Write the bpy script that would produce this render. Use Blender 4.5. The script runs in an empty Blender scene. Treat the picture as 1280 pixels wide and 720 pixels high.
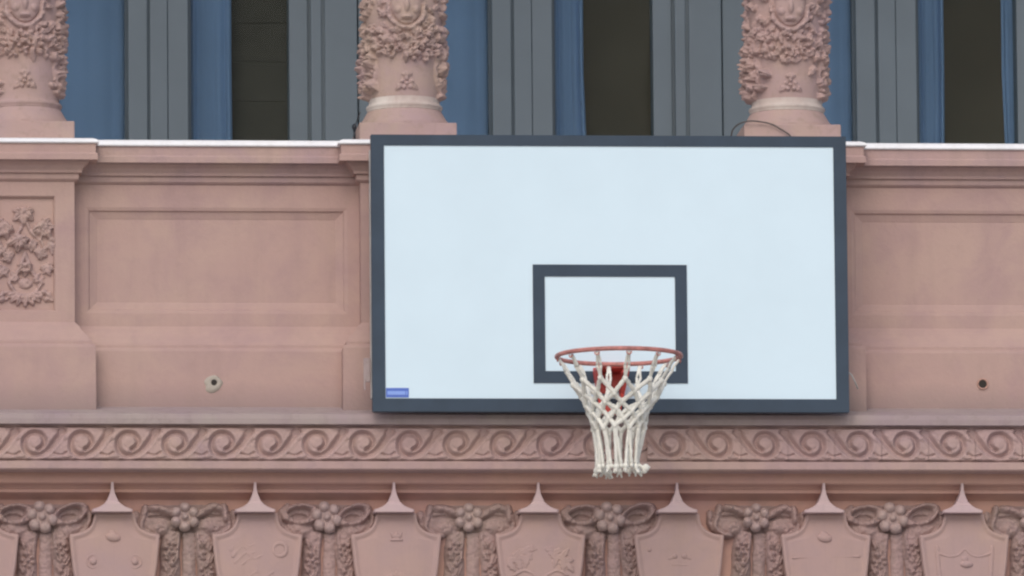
import bpy, bmesh, math, random
import numpy as np
from mathutils import Vector, Matrix

# ------------------------------------------------------------------ camera
SC = bpy.context.scene
COL = SC.collection
R = math.radians
YAW, ELE, ROLL, DIST = R(5.0), R(7.8), R(-0.50), 40.0
PXM = 331.0                                   # photo pixels per metre at the board
TGT = Vector((0.0, -0.36, 0.0))
FWD = Vector((math.sin(YAW)*math.cos(ELE), math.cos(YAW)*math.cos(ELE), math.sin(ELE))).normalized()
RGT0 = FWD.cross(Vector((0, 0, 1))).normalized()
UP0 = RGT0.cross(FWD).normalized()
RGT = RGT0*math.cos(ROLL) + UP0*math.sin(ROLL)
UP = UP0*math.cos(ROLL) - RGT0*math.sin(ROLL)
CAM = TGT - FWD*DIST
cd = bpy.data.cameras.new('camera'); cam = bpy.data.objects.new('camera', cd); COL.objects.link(cam)
cam.matrix_world = Matrix(((RGT.x, UP.x, -FWD.x, CAM.x), (RGT.y, UP.y, -FWD.y, CAM.y), (RGT.z, UP.z, -FWD.z, CAM.z), (0, 0, 0, 1)))
cd.sensor_width = 36; cd.lens = 36*PXM*DIST/1280; cd.clip_start = 0.5; cd.clip_end = 3000
SC.camera = cam

# ------------------------------------------------------------------ light
SUN_EL, SUN_AZ = R(40), R(195)                # azimuth measured clockwise from +Y: in front of the facade, a little to the left
w = bpy.data.worlds.new('World'); SC.world = w; w.use_nodes = True
nt = w.node_tree; bg = nt.nodes['Background']
sky = nt.nodes.new('ShaderNodeTexSky'); sky.sky_type = 'NISHITA'; sky.sun_disc = False
sky.sun_elevation = SUN_EL; sky.sun_rotation = SUN_AZ; sky.dust_density = 3.0; sky.air_density = 1.0; sky.ozone_density = 1.0
nt.links.new(sky.outputs[0], bg.inputs[0]); bg.inputs[1].default_value = 0.15
sl = bpy.data.lights.new('sun', 'SUN'); so = bpy.data.objects.new('sun', sl); COL.objects.link(so)
sl.energy = 1.1; sl.angle = R(60); sl.color = (1.0, 0.965, 0.92)
sd = Vector((math.sin(SUN_AZ)*math.cos(SUN_EL), math.cos(SUN_AZ)*math.cos(SUN_EL), math.sin(SUN_EL)))
so.rotation_euler = sd.to_track_quat('Z', 'Y').to_euler()
SC.view_settings.view_transform = 'Standard'; SC.view_settings.look = 'None'
SC.view_settings.exposure = -0.15; SC.view_settings.gamma = 1
SC.render.engine = 'CYCLES'
SC.cycles.max_bounces = 6
SC.cycles.filter_width = 2.3

# ------------------------------------------------------------------ measuring: photo pixel -> metres on the plane at protrusion p
def W(px, py, p):
    a = (px-640)/PXM/DIST; b = (360-py)/PXM/DIST
    d = FWD + RGT*a + UP*b
    t = (-p-CAM.y)/d.y
    q = CAM + d*t
    return q.x, q.z
def X(px, p, py=360): return W(px, py, p)[0]
def Z(py, p, px=640): return W(px, py, p)[1]
U = 1.0/PXM

# ------------------------------------------------------------------ materials
def mat(name):
    m = bpy.data.materials.new(name); m.use_nodes = True
    n = m.node_tree; b = n.nodes['Principled BSDF']
    return m, n, b
def N(n, t, **k):
    o = n.nodes.new(t)
    for a, v in k.items(): setattr(o, a, v)
    return o
def noise(n, scale, detail=4, rough=0.55, vec=None, dist=0):
    t = N(n, 'ShaderNodeTexNoise'); t.inputs['Scale'].default_value = scale
    t.inputs['Detail'].default_value = detail; t.inputs['Roughness'].default_value = rough
    t.inputs['Distortion'].default_value = dist
    if vec: n.links.new(vec, t.inputs['Vector'])
    return t
def ramp(n, fac, stops):
    r = N(n, 'ShaderNodeValToRGB'); e = r.color_ramp.elements
    while len(e) < len(stops): e.new(0.5)
    for i, (p, c) in enumerate(stops):
        e[i].position = p; e[i].color = (c[0], c[1], c[2], 1) if isinstance(c, tuple) else (c, c, c, 1)
    n.links.new(fac, r.inputs[0]); return r
def mixc(n, fac, a, b):
    m = N(n, 'ShaderNodeMix', data_type='RGBA')
    if isinstance(fac, float): m.inputs['Factor'].default_value = fac
    else: n.links.new(fac, m.inputs['Factor'])
    for k, v in ((6, a), (7, b)):
        if isinstance(v, tuple): m.inputs[k].default_value = (v[0], v[1], v[2], 1)
        else: n.links.new(v, m.inputs[k])
    return m.outputs[2]
def stone(name, base, warm, mauve, grime=(0.2, 0.16, 0.15), gr=0.5, bump=0.25, rough=0.85, streak=0.5, soil=None):
    m, n, b = mat(name)
    g = N(n, 'ShaderNodeNewGeometry'); pos = g.outputs['Position']
    n1 = noise(n, 1.7, 5, 0.6, pos, 0.6); n2 = noise(n, 4.5, 6, 0.65, pos, 0.4)
    c = mixc(n, ramp(n, n1.outputs[0], [(0.40, 0.0), (0.60, 1.0)]).outputs[0], base, warm)
    c = mixc(n, ramp(n, n2.outputs[0], [(0.44, 0.0), (0.68, 0.95)]).outputs[0], c, mauve)
    mp = N(n, 'ShaderNodeMapping'); mp.inputs['Scale'].default_value = (9, 9, 0.9); n.links.new(pos, mp.inputs[0])
    n3 = noise(n, 1.6, 5, 0.6, mp.outputs[0])
    s = ramp(n, n3.outputs[0], [(0.5, 0.0), (0.78, streak)])
    c = mixc(n, s.outputs[0], c, grime)
    n4 = noise(n, 22, 6, 0.7, pos)
    s4 = ramp(n, n4.outputs[0], [(0.52, 0.0), (0.8, gr)])
    c = mixc(n, s4.outputs[0], c, grime)
    if soil:                                  # a band of rain splash soil standing above a ledge
        sp = N(n, 'ShaderNodeSeparateXYZ'); n.links.new(pos, sp.inputs[0])
        ad = N(n, 'ShaderNodeMath', operation='MULTIPLY_ADD'); n.links.new(n2.outputs[0], ad.inputs[0]); ad.inputs[1].default_value = 0.10
        n.links.new(sp.outputs[2], ad.inputs[2])
        mr = N(n, 'ShaderNodeMapRange'); n.links.new(ad.outputs[0], mr.inputs[0])
        mr.inputs[1].default_value = soil[0]+0.05; mr.inputs[2].default_value = soil[1]+0.05
        mr.inputs[3].default_value = 0.75; mr.inputs[4].default_value = 0.0
        c = mixc(n, mr.outputs[0], c, (0.23, 0.185, 0.185))
    n.links.new(c, b.inputs['Base Color']); b.inputs['Roughness'].default_value = rough
    b.inputs['Specular IOR Level'].default_value = 0.25
    n5 = noise(n, 60, 5, 0.65, pos); bp = N(n, 'ShaderNodeBump'); bp.inputs['Strength'].default_value = bump
    bp.inputs['Distance'].default_value = 0.004
    n.links.new(n5.outputs[0], bp.inputs['Height']); n.links.new(bp.outputs[0], b.inputs['Normal'])
    return m
def plain(name, col, rough=0.5, metal=0.0, var=0.1, scale=12, spec=0.5, bump=0.0):
    m, n, b = mat(name)
    g = N(n, 'ShaderNodeNewGeometry')
    t = noise(n, scale, 4, 0.6, g.outputs['Position'])
    dk = tuple(c*(1-var) for c in col); lt = tuple(min(1, c*(1+var)) for c in col)
    c = mixc(n, ramp(n, t.outputs[0], [(0.35, 0.0), (0.65, 1.0)]).outputs[0], dk, lt)
    n.links.new(c, b.inputs['Base Color']); b.inputs['Roughness'].default_value = rough
    b.inputs['Metallic'].default_value = metal; b.inputs['Specular IOR Level'].default_value = spec
    if bump:
        t2 = noise(n, scale*8, 3, 0.6, g.outputs['Position'])
        bp = N(n, 'ShaderNodeBump'); bp.inputs['Strength'].default_value = bump; bp.inputs['Distance'].default_value = 0.003
        n.links.new(t2.outputs[0], bp.inputs['Height']); n.links.new(bp.outputs[0], b.inputs['Normal'])
    return m
M = {}
PINK, WARM, MAUVE = (0.435, 0.298, 0.272), (0.450, 0.318, 0.280), (0.392, 0.268, 0.258)
M['pink'] = stone('pink_painted_stucco', PINK, WARM, MAUVE, soil=(Z(524, 0.1), Z(480, 0.1)), gr=0.16, streak=0.16, grime=(0.25, 0.185, 0.165), bump=0.5)
M['relief'] = stone('pink_painted_relief', (0.420, 0.291, 0.278), (0.440, 0.317, 0.278), (0.375, 0.265, 0.272), gr=0.3, streak=0.25, bump=0.5)
M['column'] = stone('weathered_pink_column', (0.430, 0.302, 0.278), (0.430, 0.322, 0.278), (0.400, 0.286, 0.289), grime=(0.22, 0.17, 0.13), gr=0.55, streak=0.15, bump=0.5)
M['ledge'] = stone('weathered_ledge', (0.360, 0.286, 0.283), (0.370, 0.312, 0.294), (0.340, 0.265, 0.283), gr=0.5, streak=0.25)
M['under'] = stone('terracotta_paint_band', (0.46, 0.28, 0.235), (0.48, 0.295, 0.24), (0.43, 0.26, 0.235), gr=0.2, streak=0.15)
M['bow'] = stone('sooty_pink_carving', (0.36, 0.250, 0.235), (0.34, 0.250, 0.225), (0.34, 0.235, 0.235), grime=(0.17, 0.135, 0.12), gr=0.5, streak=0.4, bump=0.6)
M['flower'] = stone('dusty_pink_rosette', (0.420, 0.312, 0.294), (0.420, 0.322, 0.294), (0.390, 0.291, 0.294), gr=0.4, streak=0.2, bump=0.5)
M['shield'] = stone('pink_shield', (0.415, 0.286, 0.266), (0.430, 0.302, 0.266), (0.390, 0.276, 0.272), gr=0.15, streak=0.15)
M['bell'] = stone('pale_pink_console', (0.520, 0.395, 0.400), (0.520, 0.406, 0.389), (0.500, 0.374, 0.400), gr=0.2, streak=0.1)
M['white_lip'] = stone('chalky_white_flashing', (0.83, 0.84, 0.87), (0.85, 0.86, 0.88), (0.76, 0.77, 0.80), grime=(0.5, 0.48, 0.46), gr=0.35, streak=0.2)
M['plaster'] = stone('white_mortar', (0.42, 0.38, 0.33), (0.48, 0.45, 0.39), (0.36, 0.32, 0.28), grime=(0.25, 0.22, 0.2), gr=0.5, streak=0.2)
M['ring'] = stone('limewashed_ring', (0.54, 0.47, 0.43), (0.62, 0.57, 0.53), (0.46, 0.36, 0.33), gr=0.3, streak=0.2)
M['frame'] = plain('slate_blue_grey_joinery', (0.148, 0.195, 0.24), 0.55, var=0.05, scale=3)
M['frame_dark'] = plain('dark_joint', (0.075, 0.11, 0.145), 0.6, var=0.05)
M['curtain'] = plain('blue_grey_cloth', (0.162, 0.255, 0.43), 0.9, var=0.05, scale=2.5, spec=0.1)
M['interior'] = plain('dim_room_wall', (0.24, 0.215, 0.175), 0.9, var=0.1, scale=2)
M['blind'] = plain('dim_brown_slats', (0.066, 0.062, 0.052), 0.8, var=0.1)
M['board'] = plain('white_board_laminate', (0.615, 0.765, 0.865), 0.42, var=0.02, scale=2.2, spec=0.35)
M['navy'] = plain('dark_slate_paint', (0.034, 0.055, 0.085), 0.5, var=0.08, scale=9, spec=0.3)
M['sticker'] = plain('blue_sticker', (0.075, 0.15, 0.52), 0.4, var=0.03)
M['sticker_pale'] = plain('pale_blue_sticker_print', (0.22, 0.35, 0.78), 0.4, var=0.03)
M['rim'] = plain('faded_red_enamel', (0.46, 0.19, 0.17), 0.5, var=0.25, scale=30, spec=0.4)
M['bracket'] = plain('red_enamel', (0.60, 0.075, 0.06), 0.4, var=0.15, scale=20)
M['net'] = plain('cream_cotton_cord', (0.74, 0.735, 0.68), 0.9, var=0.1, scale=40, spec=0.1, bump=0.4)
M['steel'] = plain('galvanised_steel', (0.42, 0.42, 0.42), 0.5, metal=0.5, var=0.15)
M['black'] = plain('black_plastic', (0.015, 0.018, 0.025), 0.45, var=0.1)
M['cable'] = plain('grey_brown_cable', (0.08, 0.07, 0.065), 0.6, var=0.1)
M['hole'] = plain('drain_hole_shade', (0.03, 0.025, 0.022), 0.9, var=0.1)  # near-black colour standing in for the shade inside the drain holes
M['paving'] = stone('plaza_paving', (0.52, 0.49, 0.45), (0.56, 0.53, 0.48), (0.47, 0.45, 0.42), gr=0.3, streak=0.1)
gm, gn, gb = mat('window_glass')
gb.inputs['Base Color'].default_value = (1, 1, 1, 1)
tr = N(gn, 'ShaderNodeBsdfTransparent'); gl = N(gn, 'ShaderNodeBsdfGlossy'); gl.inputs['Roughness'].default_value = 0.02
tr.inputs[0].default_value = (0.93, 0.96, 0.96, 1)
fr = N(gn, 'ShaderNodeFresnel'); fr.inputs[0].default_value = 1.13
mx = N(gn, 'ShaderNodeMixShader'); gn.links.new(fr.outputs[0], mx.inputs[0]); gn.links.new(tr.outputs[0], mx.inputs[1]); gn.links.new(gl.outputs[0], mx.inputs[2])
gn.links.new(mx.outputs[0], gn.nodes['Material Output'].inputs[0]); M['glass'] = gm

# ------------------------------------------------------------------ objects
def link(name, me, parent=None, m=None, smooth=False, **tags):
    o = bpy.data.objects.new(name, me); COL.objects.link(o)
    if m and me is not None: me.materials.append(M[m])
    if parent: o.parent = parent
    if smooth:
        for f in me.polygons: f.use_smooth = True
    for k, v in tags.items(): o[k] = v
    return o
def empty(name, loc=(0, 0, 0), **tags):
    o = link(name, None, **tags); o.location = loc; o.empty_display_size = 0.1; return o
class MB:
    def __init__(s): s.bm = bmesh.new()
    def box(s, x0, x1, p0, p1, z0, z1, bev=0.0):       # p = protrusion towards the plaza
        vs = [s.bm.verts.new((x, -p, z)) for x in (x0, x1) for p in (p1, p0) for z in (z0, z1)]
        fs = []
        for q in ((0, 1, 3, 2), (4, 6, 7, 5), (0, 4, 5, 1), (2, 3, 7, 6), (0, 2, 6, 4), (1, 5, 7, 3)):
            fs.append(s.bm.faces.new([vs[i] for i in q]))
        if bev:
            es = list({e for f in fs for e in f.edges})
            bmesh.ops.bevel(s.bm, geom=es, offset=bev, segments=2, affect='EDGES', profile=0.5)
        return s
    def extr(s, prof, x0, x1):                          # profile [(p,z)] swept along x
        a = [s.bm.verts.new((x0, -p, z)) for p, z in prof]; b = [s.bm.verts.new((x1, -p, z)) for p, z in prof]
        for i in range(len(prof)-1): s.bm.faces.new((a[i], b[i], b[i+1], a[i+1]))
        return s
    def ring3(s, prof, cx, hb, pb, pback):              # profile [(offset,z)] mitred round three sides of a pedestal
        rows = []
        for o, z in prof:
            h = hb+o; p = pb+o
            rows.append([s.bm.verts.new(v) for v in ((cx-h, -pback, z), (cx-h, -p, z), (cx+h, -p, z), (cx+h, -pback, z))])
        for i in range(len(rows)-1):
            for j in range(3): s.bm.faces.new((rows[i][j], rows[i][j+1], rows[i+1][j+1], rows[i+1][j]))
        return s
    def tube(s, pts, r, n=8, closed=False, rf=None):
        pts = [Vector(q) for q in pts]; L = len(pts); rows = []
        up = Vector((0.13, 0.31, 0.94))
        for i, q in enumerate(pts):
            a = pts[(i-1) % L] if (closed or i > 0) else q; b = pts[(i+1) % L] if (closed or i < L-1) else q
            t = (b-a).normalized(); u = t.cross(up)
            if u.length < 1e-3: u = t.cross(Vector((1, 0, 0)))
            u.normalize(); v = t.cross(u); rr = r if rf is None else rf(i/(L-1))
            rows.append([s.bm.verts.new(q+(u*math.cos(2*math.pi*k/n)+v*math.sin(2*math.pi*k/n))*rr) for k in range(n)])
        for i in range(L if closed else L-1):
            A = rows[i]; B = rows[(i+1) % L]
            for k in range(n): s.bm.faces.new((A[k], A[(k+1) % n], B[(k+1) % n], B[k]))
        if not closed: s.bm.faces.new(rows[0][::-1]); s.bm.faces.new(rows[-1])
        return s
    def ball(s, c, r, sc=(1, 1, 1), seg=10):
        bmesh.ops.create_uvsphere(s.bm, u_segments=seg, v_segments=max(5, seg//2), radius=r, matrix=Matrix.Translation(c) @ Matrix.Diagonal((*sc, 1)))
        return s
    def lathe(s, prof, cx, cp, n=72):                   # [(r,z)]
        rows = [[s.bm.verts.new((cx+r*math.cos(2*math.pi*k/n), -cp+r*math.sin(2*math.pi*k/n), z)) for k in range(n)] for r, z in prof]
        for i in range(len(rows)-1):
            for k in range(n): s.bm.faces.new((rows[i][k], rows[i][(k+1) % n], rows[i+1][(k+1) % n], rows[i+1][k]))
        return s
    def mesh(s, name):
        bmesh.ops.recalc_face_normals(s.bm, faces=s.bm.faces)
        me = bpy.data.meshes.new(name); s.bm.to_mesh(me); s.bm.free(); return me
    def build(s, name, m, parent=None, smooth=False, **t): return link(name, s.mesh(name), parent, m, smooth, **t)

# ---- relief fields. All in photo pixels; heights in metres
rng = np.random.default_rng(7)
def dome(A, B, cx, cy, rx, ry, ang=0, h=0.02, pw=0.5):
    c, s_ = math.cos(ang), math.sin(ang); x = (A-cx)*c+(B-cy)*s_; y = -(A-cx)*s_+(B-cy)*c
    return h*np.maximum(0, 1-(x/rx)**2-(y/ry)**2)**pw
def loop(A, B, cx, cy, rx, ry, ang, wd, h):
    c, s_ = math.cos(ang), math.sin(ang); x = (A-cx)*c+(B-cy)*s_; y = -(A-cx)*s_+(B-cy)*c
    r = np.sqrt((x/rx)**2+(y/ry)**2); d = (r-1)*(rx+ry)/2
    return h*np.maximum(0, 1-(d/wd)**2)**0.5
def seg(A, B, pts, w0, w1):
    """distance / local width to a polyline, width going w0 -> w1"""
    best = np.full(A.shape, 9e9); L = len(pts)-1
    for i in range(L):
        (x0, y0), (x1, y1) = pts[i], pts[i+1]; dx, dy = x1-x0, y1-y0
        t = np.clip(((A-x0)*dx+(B-y0)*dy)/(dx*dx+dy*dy+1e-9), 0, 1)
        d = np.hypot(A-x0-t*dx, B-y0-t*dy); wd = w0+(w1-w0)*(i+t)/L
        best = np.minimum(best, d/wd)
    return best
def stroke(A, B, pts, w0, w1, h): return h*np.maximum(0, 1-seg(A, B, pts, w0, w1)**2)**0.5
def smooth_pts(pts, n=6):
    out = []; P = [pts[0]]+list(pts)+[pts[-1]]
    for i in range(1, len(P)-2):
        for k in range(n):
            t = k/n; a, b, c, d = [np.array(q, float) for q in P[i-1:i+3]]
            out.append(tuple(0.5*((2*b)+(-a+c)*t+(2*a-5*b+4*c-d)*t*t+(-a+3*b-3*c+d)*t**3)))
    out.append(tuple(pts[-1])); return out
def leaf(A, B, cx, cy, ln, wd, ang, h):
    c, s_ = math.cos(ang), math.sin(ang); x = ((A-cx)*c+(B-cy)*s_)/ln; y = (-(A-cx)*s_+(B-cy)*c)/wd
    sh = np.maximum(0, 1-x*x)*(1-0.25*x)*(1+0.16*np.sin(x*11))
    v = h*np.maximum(0, 1-(y/np.maximum(sh, 1e-3))**2)**0.5*np.sqrt(np.maximum(0, 1-x*x))
    return v*(1-0.35*np.exp(-(y/0.16)**2))
def leaf5(A, B, cx, cy, r, ang, h):
    out = dome(A, B, cx, cy, r*0.35, r*0.35, 0, h)
    for k, q in ((-2, 0.75), (-1, 0.95), (0, 1.1), (1, 0.95), (2, 0.75)):
        a = ang+k*0.85
        out = np.maximum(out, leaf(A, B, cx+math.cos(a)*r*0.45*q, cy+math.sin(a)*r*0.45*q, r*0.55*q, r*0.30, a, h))
    return out
def flower(A, B, cx, cy, r, n, h, rot=0.3, pr=0.42):
    out = dome(A, B, cx, cy, r*0.25, r*0.25, 0, h*1.05)
    for k in range(n):
        a = rot+2*math.pi*k/n
        out = np.maximum(out, dome(A, B, cx+math.cos(a)*r*0.68, cy+math.sin(a)*r*0.68, r*0.33, r*pr*0.72, a, h))
    return out
def value_noise(A, B, cell, seed):
    r = np.random.default_rng(seed); g = r.random((160, 160)); x = A/cell+40; y = B/cell+40
    i = np.floor(x).astype(int); j = np.floor(y).astype(int); fx = x-i; fy = y-j; fx = fx*fx*(3-2*fx); fy = fy*fy*(3-2*fy)
    i %= 159; j %= 159
    return (g[i, j]*(1-fx)+g[i+1, j]*fx)*(1-fy)+(g[i, j+1]*(1-fx)+g[i+1, j+1]*fx)*fy
def grid_mesh(name, co, nu, nv, keep=None, closed=False):
    me = bpy.data.meshes.new(name); idx = np.arange(nu*nv).reshape(nu, nv)
    a = idx[:-1, :-1].ravel(); b = idx[1:, :-1].ravel(); c = idx[1:, 1:].ravel(); d = idx[:-1, 1:].ravel()
    F = np.stack([a, b, c, d], 1)
    if keep is not None:
        k = keep.ravel(); F = F[k[F].any(axis=1)]
    me.from_pydata(co.tolist(), [], F.tolist()); me.update(); me.validate()
    return me
def relief(name, a0, a1, b0, b1, step, fn, cut=True):
    """height field over local pixels a (right) and b (down); local origin at 0,0; y = 2 mm behind the backing where flat"""
    nu = int((a1-a0)/step)+1; nv = int((b1-b0)/step)+1
    A, B = np.meshgrid(np.linspace(a0, a1, nu), np.linspace(b1, b0, nv), indexing='ij')
    H = fn(A, B)
    co = np.stack([A.ravel()*U, (0.002-H).ravel(), (-B).ravel()*U*1.009], 1)
    return grid_mesh(name, co, nu, nv, keep=(H > 1e-5) if cut else None)

# ================================================================== SETTING
zg = CAM.z-1.6
mb = MB(); mb.box(-1500, 1500, -3, 1500, zg-0.5, zg)
mb.build('ground', 'paving', kind='structure')

# ================================================================== THE PALACE (one building; everything fixed to it is its part)
B_ = empty('palace_building', (0, 0.3, zg), label='pink stuccoed palace facade with carved columns, parapet and shield frieze', category='building')
class _P: pass
INV = Matrix.Translation((0, -0.3, -zg))
def own(o):                                  # keep world placement while being a child of the building
    o.parent = B_; o.matrix_parent_inverse = INV; return o
XL, XR = X(-420, 0.1), X(1700, 0.1)
# pedestal / column centres
CX = [X(31.5, 0.07, 90), X(509, 0.07, 90), X(989, 0.07, 90)]
HB, PB = 61*U, 0.10

def zz(p, py): return (p, Z(py, p))
# --- parapet wall with recessed panels between pedestals
wall = MB()
zt, zb = Z(233, 0.02), Z(411, 0.02)
pt, pbm = Z(261, 0.02), Z(393, 0.02)
cuts = []
edges = [XL]+CX+[XR]
for i in range(len(edges)-1):
    a, b = edges[i], edges[i+1]
    l = (a+HB if i > 0 else a)+0.045*(i > 0); r_ = (b-HB if i < len(edges)-2 else b)-0.045*(i < len(edges)-2)
    # frame of the panel, four strips, then stepped moulding and field
    a0, b0 = (a if i == 0 else a+HB*0.5), (b if i == len(edges)-2 else b-HB*0.5)
    def quad(x0, x1, z0, z1, p0, p1=None, p2=None, p3=None): pass
    loops = []
    for (dx, p) in ((0, 0.02), (0.012, 0.016), (0.016, 0.008), (0.040, 0.0), (0.044, -0.002)):
        loops.append([wall.bm.verts.new(v) for v in ((l+dx, -p, pt-dx), (r_-dx, -p, pt-dx), (r_-dx, -p, pbm+dx), (l+dx, -p, pbm+dx))])
    for q in range(len(loops)-1):
        for k in range(4): wall.bm.faces.new((loops[q][k], loops[q][(k+1) % 4], loops[q+1][(k+1) % 4], loops[q+1][k]))
    wall.bm.faces.new(loops[-1])
    o = [wall.bm.verts.new(v) for v in ((a0, -0.02, zt), (b0, -0.02, zt), (b0, -0.02, zb), (a0, -0.02, zb))]
    for k in range(4): wall.bm.faces.new((o[k], o[(k+1) % 4], loops[0][(k+1) % 4], loops[0][k]))
own(wall.build('parapet_wall', 'pink'))
# top mouldings of the wall
mo = MB()
cap = [(0.085, 184.2), (0.078, 184.8), (0.078, 196), (0.085, 198), (0.085, 205), (0.055, 205.5), (0.052, 208), (0.040, 212), (0.028, 218), (0.028, 221.5), (0.016, 222), (0.016, 229), (0.010, 231), (0.0, 233)]
capw = [(0.02+o, Z(py, 0.02+o)) for o, py in cap]
mo.extr([(-0.25, capw[0][1])]+capw, XL, XR)
own(mo.build('cornice_moulding', 'relief', label='pink moulded cornice under the white lip of the parapet'))
co = MB()
z1, z0 = Z(176, 0.108), capw[0][1]
co.extr([(-0.25, z1-0.001), (0.088, z1), (0.100, z1-0.006), (0.110, z0+0.003), (0.107, z0-0.001), (0.06, z0-0.0015)], XL, XR)
own(co.build('coping', 'white_lip'))
# base moulding and plinth of the wall
bs = MB()
base = [(0.0, 409), (0.006, 411), (0.016, 414), (0.022, 418), (0.045, 426), (0.055, 431), (0.062, 432.5), (0.062, 436), (0.072, 438), (0.075, 440)]
bs.extr([(0.021+o, Z(py, 0.02+o)) for o, py in base]+[(0.096, Z(530, 0.096))], XL, XR)
own(bs.build('plinth_band', 'pink'))
# parapet core / back side
own(MB().box(XL, XR, -0.25, -0.012, Z(530, 0.1), z1-0.004).build('parapet_core', 'pink'))

# --- pedestals
pedcap = [(o, Z(py-3.6, 0.10+o)) for o, py in cap]
pedbase = [(o, Z(py-5.0, 0.10+o)) for o, py in base]
ped0 = None
def hf_panel(A, B):
    """ivy, bud and shell carved on the pedestal panel; local px, centre (0,0) = photo (34,318)"""
    A = A+34; B = B+318
    h = np.zeros(A.shape)
    for (x, y, r, a, hh) in ((31, 265, 15, 1.57, .024), (54, 283, 16, 0.9, .024), (7, 283, 16, 2.2, .024), (26, 299, 14, 1.75, .030), (40, 306, 9, 0.6, .018),
                             (65, 306, 12, 0.5, .019), (2, 310, 12, 2.6, .019), (50, 318, 10, -0.6, .020), (14, 322, 10, 3.6, .020), (60, 334, 10, 1.2, .016), (6, 337, 10, 2.0, .016),
                             (33, 333, 11, 1.57, .027), (20, 346, 9, 2.4, .017), (48, 348, 9, 0.7, .017)):
        h = np.maximum(h, leaf5(A, B, x, y, r*1.25, a, hh*1.1))
    for s_ in (-1, 1):
        h = np.maximum(h, stroke(A, B, smooth_pts([(33, 275), (33+s_*9, 292), (33+s_*19, 300), (33+s_*27, 318)]), 2.6, 2, 0.013))
        h = np.maximum(h, stroke(A, B, smooth_pts([(33, 318), (33+s_*10, 342), (33+s_*20, 352), (33+s_*13, 366)]), 3, 2.6, 0.016))
        h = np.maximum(h, leaf(A, B, 33+s_*27, 371, 13, 7, s_*0.5, 0.02))
    h = np.maximum(h, dome(A, B, 33, 355, 10, 7, 0, 0.017))
    for k in range(-3, 4):
        a = math.pi/2-k*0.42
        h = np.maximum(h, leaf(A, B, 33+math.cos(a)*17, 367+math.sin(a)*9, 10, 4.6, a, 0.026-abs(k)*0.002))
    h = h*(0.7+0.6*value_noise(A, B, 4, 3))
    for (x, y, q) in ((45, 336, 3.4), (53, 346, 3), (14, 345, 3), (22, 357, 3.4), (47, 360, 3), (23, 320, 3.4), (44, 322, 3), (50, 296, 3), (17, 294, 3), (33, 284, 2.6), (62, 314, 3), (6, 300, 3), (57, 371, 2.4), (9, 371, 2.4)):
        h = h*(1-0.97*np.exp(-(((A-x)/q)**2+((B-y)/(q*1.2))**2)))
    return np.where(h > 0.0008, h, 0)
me_panel = relief('ivy_relief', -36, 36, -70, 72, 0.8, hf_panel)
me_panel.materials.append(M['relief'])
for i, cx in enumerate(CX):
    pm = MB()
    pm.ring3(pedcap, cx, HB, PB, -0.2)
    # body with recessed carving panel
    zt2, zb2 = pedcap[-1][1], pedbase[0][1]
    x0, x1 = cx-HB, cx+HB
    pz1, pz0, hw = Z(247, 0.1), Z(391, 0.1), 37*U
    lo = []
    for (dx, p) in ((0, PB), (0.005, PB-0.006), (0.008, PB-0.018)):
        lo.append([pm.bm.verts.new(v) for v in ((cx-hw+dx, -p, pz1-dx), (cx+hw-dx, -p, pz1-dx), (cx+hw-dx, -p, pz0+dx), (cx-hw+dx, -p, pz0+dx))])
    for q in range(2):
        for k in range(4): pm.bm.faces.new((lo[q][k], lo[q][(k+1) % 4], lo[q+1][(k+1) % 4], lo[q+1][k]))
    pm.bm.faces.new(lo[-1])
    o = [pm.bm.verts.new(v) for v in ((x0, -PB, zt2), (x1, -PB, zt2), (x1, -PB, zb2), (x0, -PB, zb2))]
    for k in range(4): pm.bm.faces.new((o[k], o[(k+1) % 4], lo[0][(k+1) % 4], lo[0][k]))
    for xx in (x0, x1):
        pm.bm.faces.new([pm.bm.verts.new(v) for v in ((xx, -PB, zt2), (xx, -PB, zb2), (xx, 0.2, zb2), (xx, 0.2, zt2))])
    pm.ring3(pedbase+[(0.077, Z(530, 0.18))], cx, HB, PB, -0.2)
    pd = own(pm.build('pedestal', 'pink'))
    ct = MB(); zc1, zc0 = Z(174, 0.188), pedcap[0][1]
    ct.ring3([(0.06, zc0-0.0015), (0.086, zc0-0.001), (0.090, zc0+0.003), (0.082, zc1-0.006), (0.068, zc1)], cx, HB, PB, -0.24)
    h = HB+0.068
    ct.bm.faces.new([ct.bm.verts.new(v) for v in ((cx-h, -(PB+.068), zc1), (cx+h, -(PB+.068), zc1), (cx+h, 0.24, zc1), (cx-h, 0.24, zc1))])
    cc = ct.build('coping', 'white_lip'); cc.parent = pd
    rl = link('ivy_relief', me_panel, pd, None, True)
    rl.location = (cx, -(PB-0.018), Z(319, PB))

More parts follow.
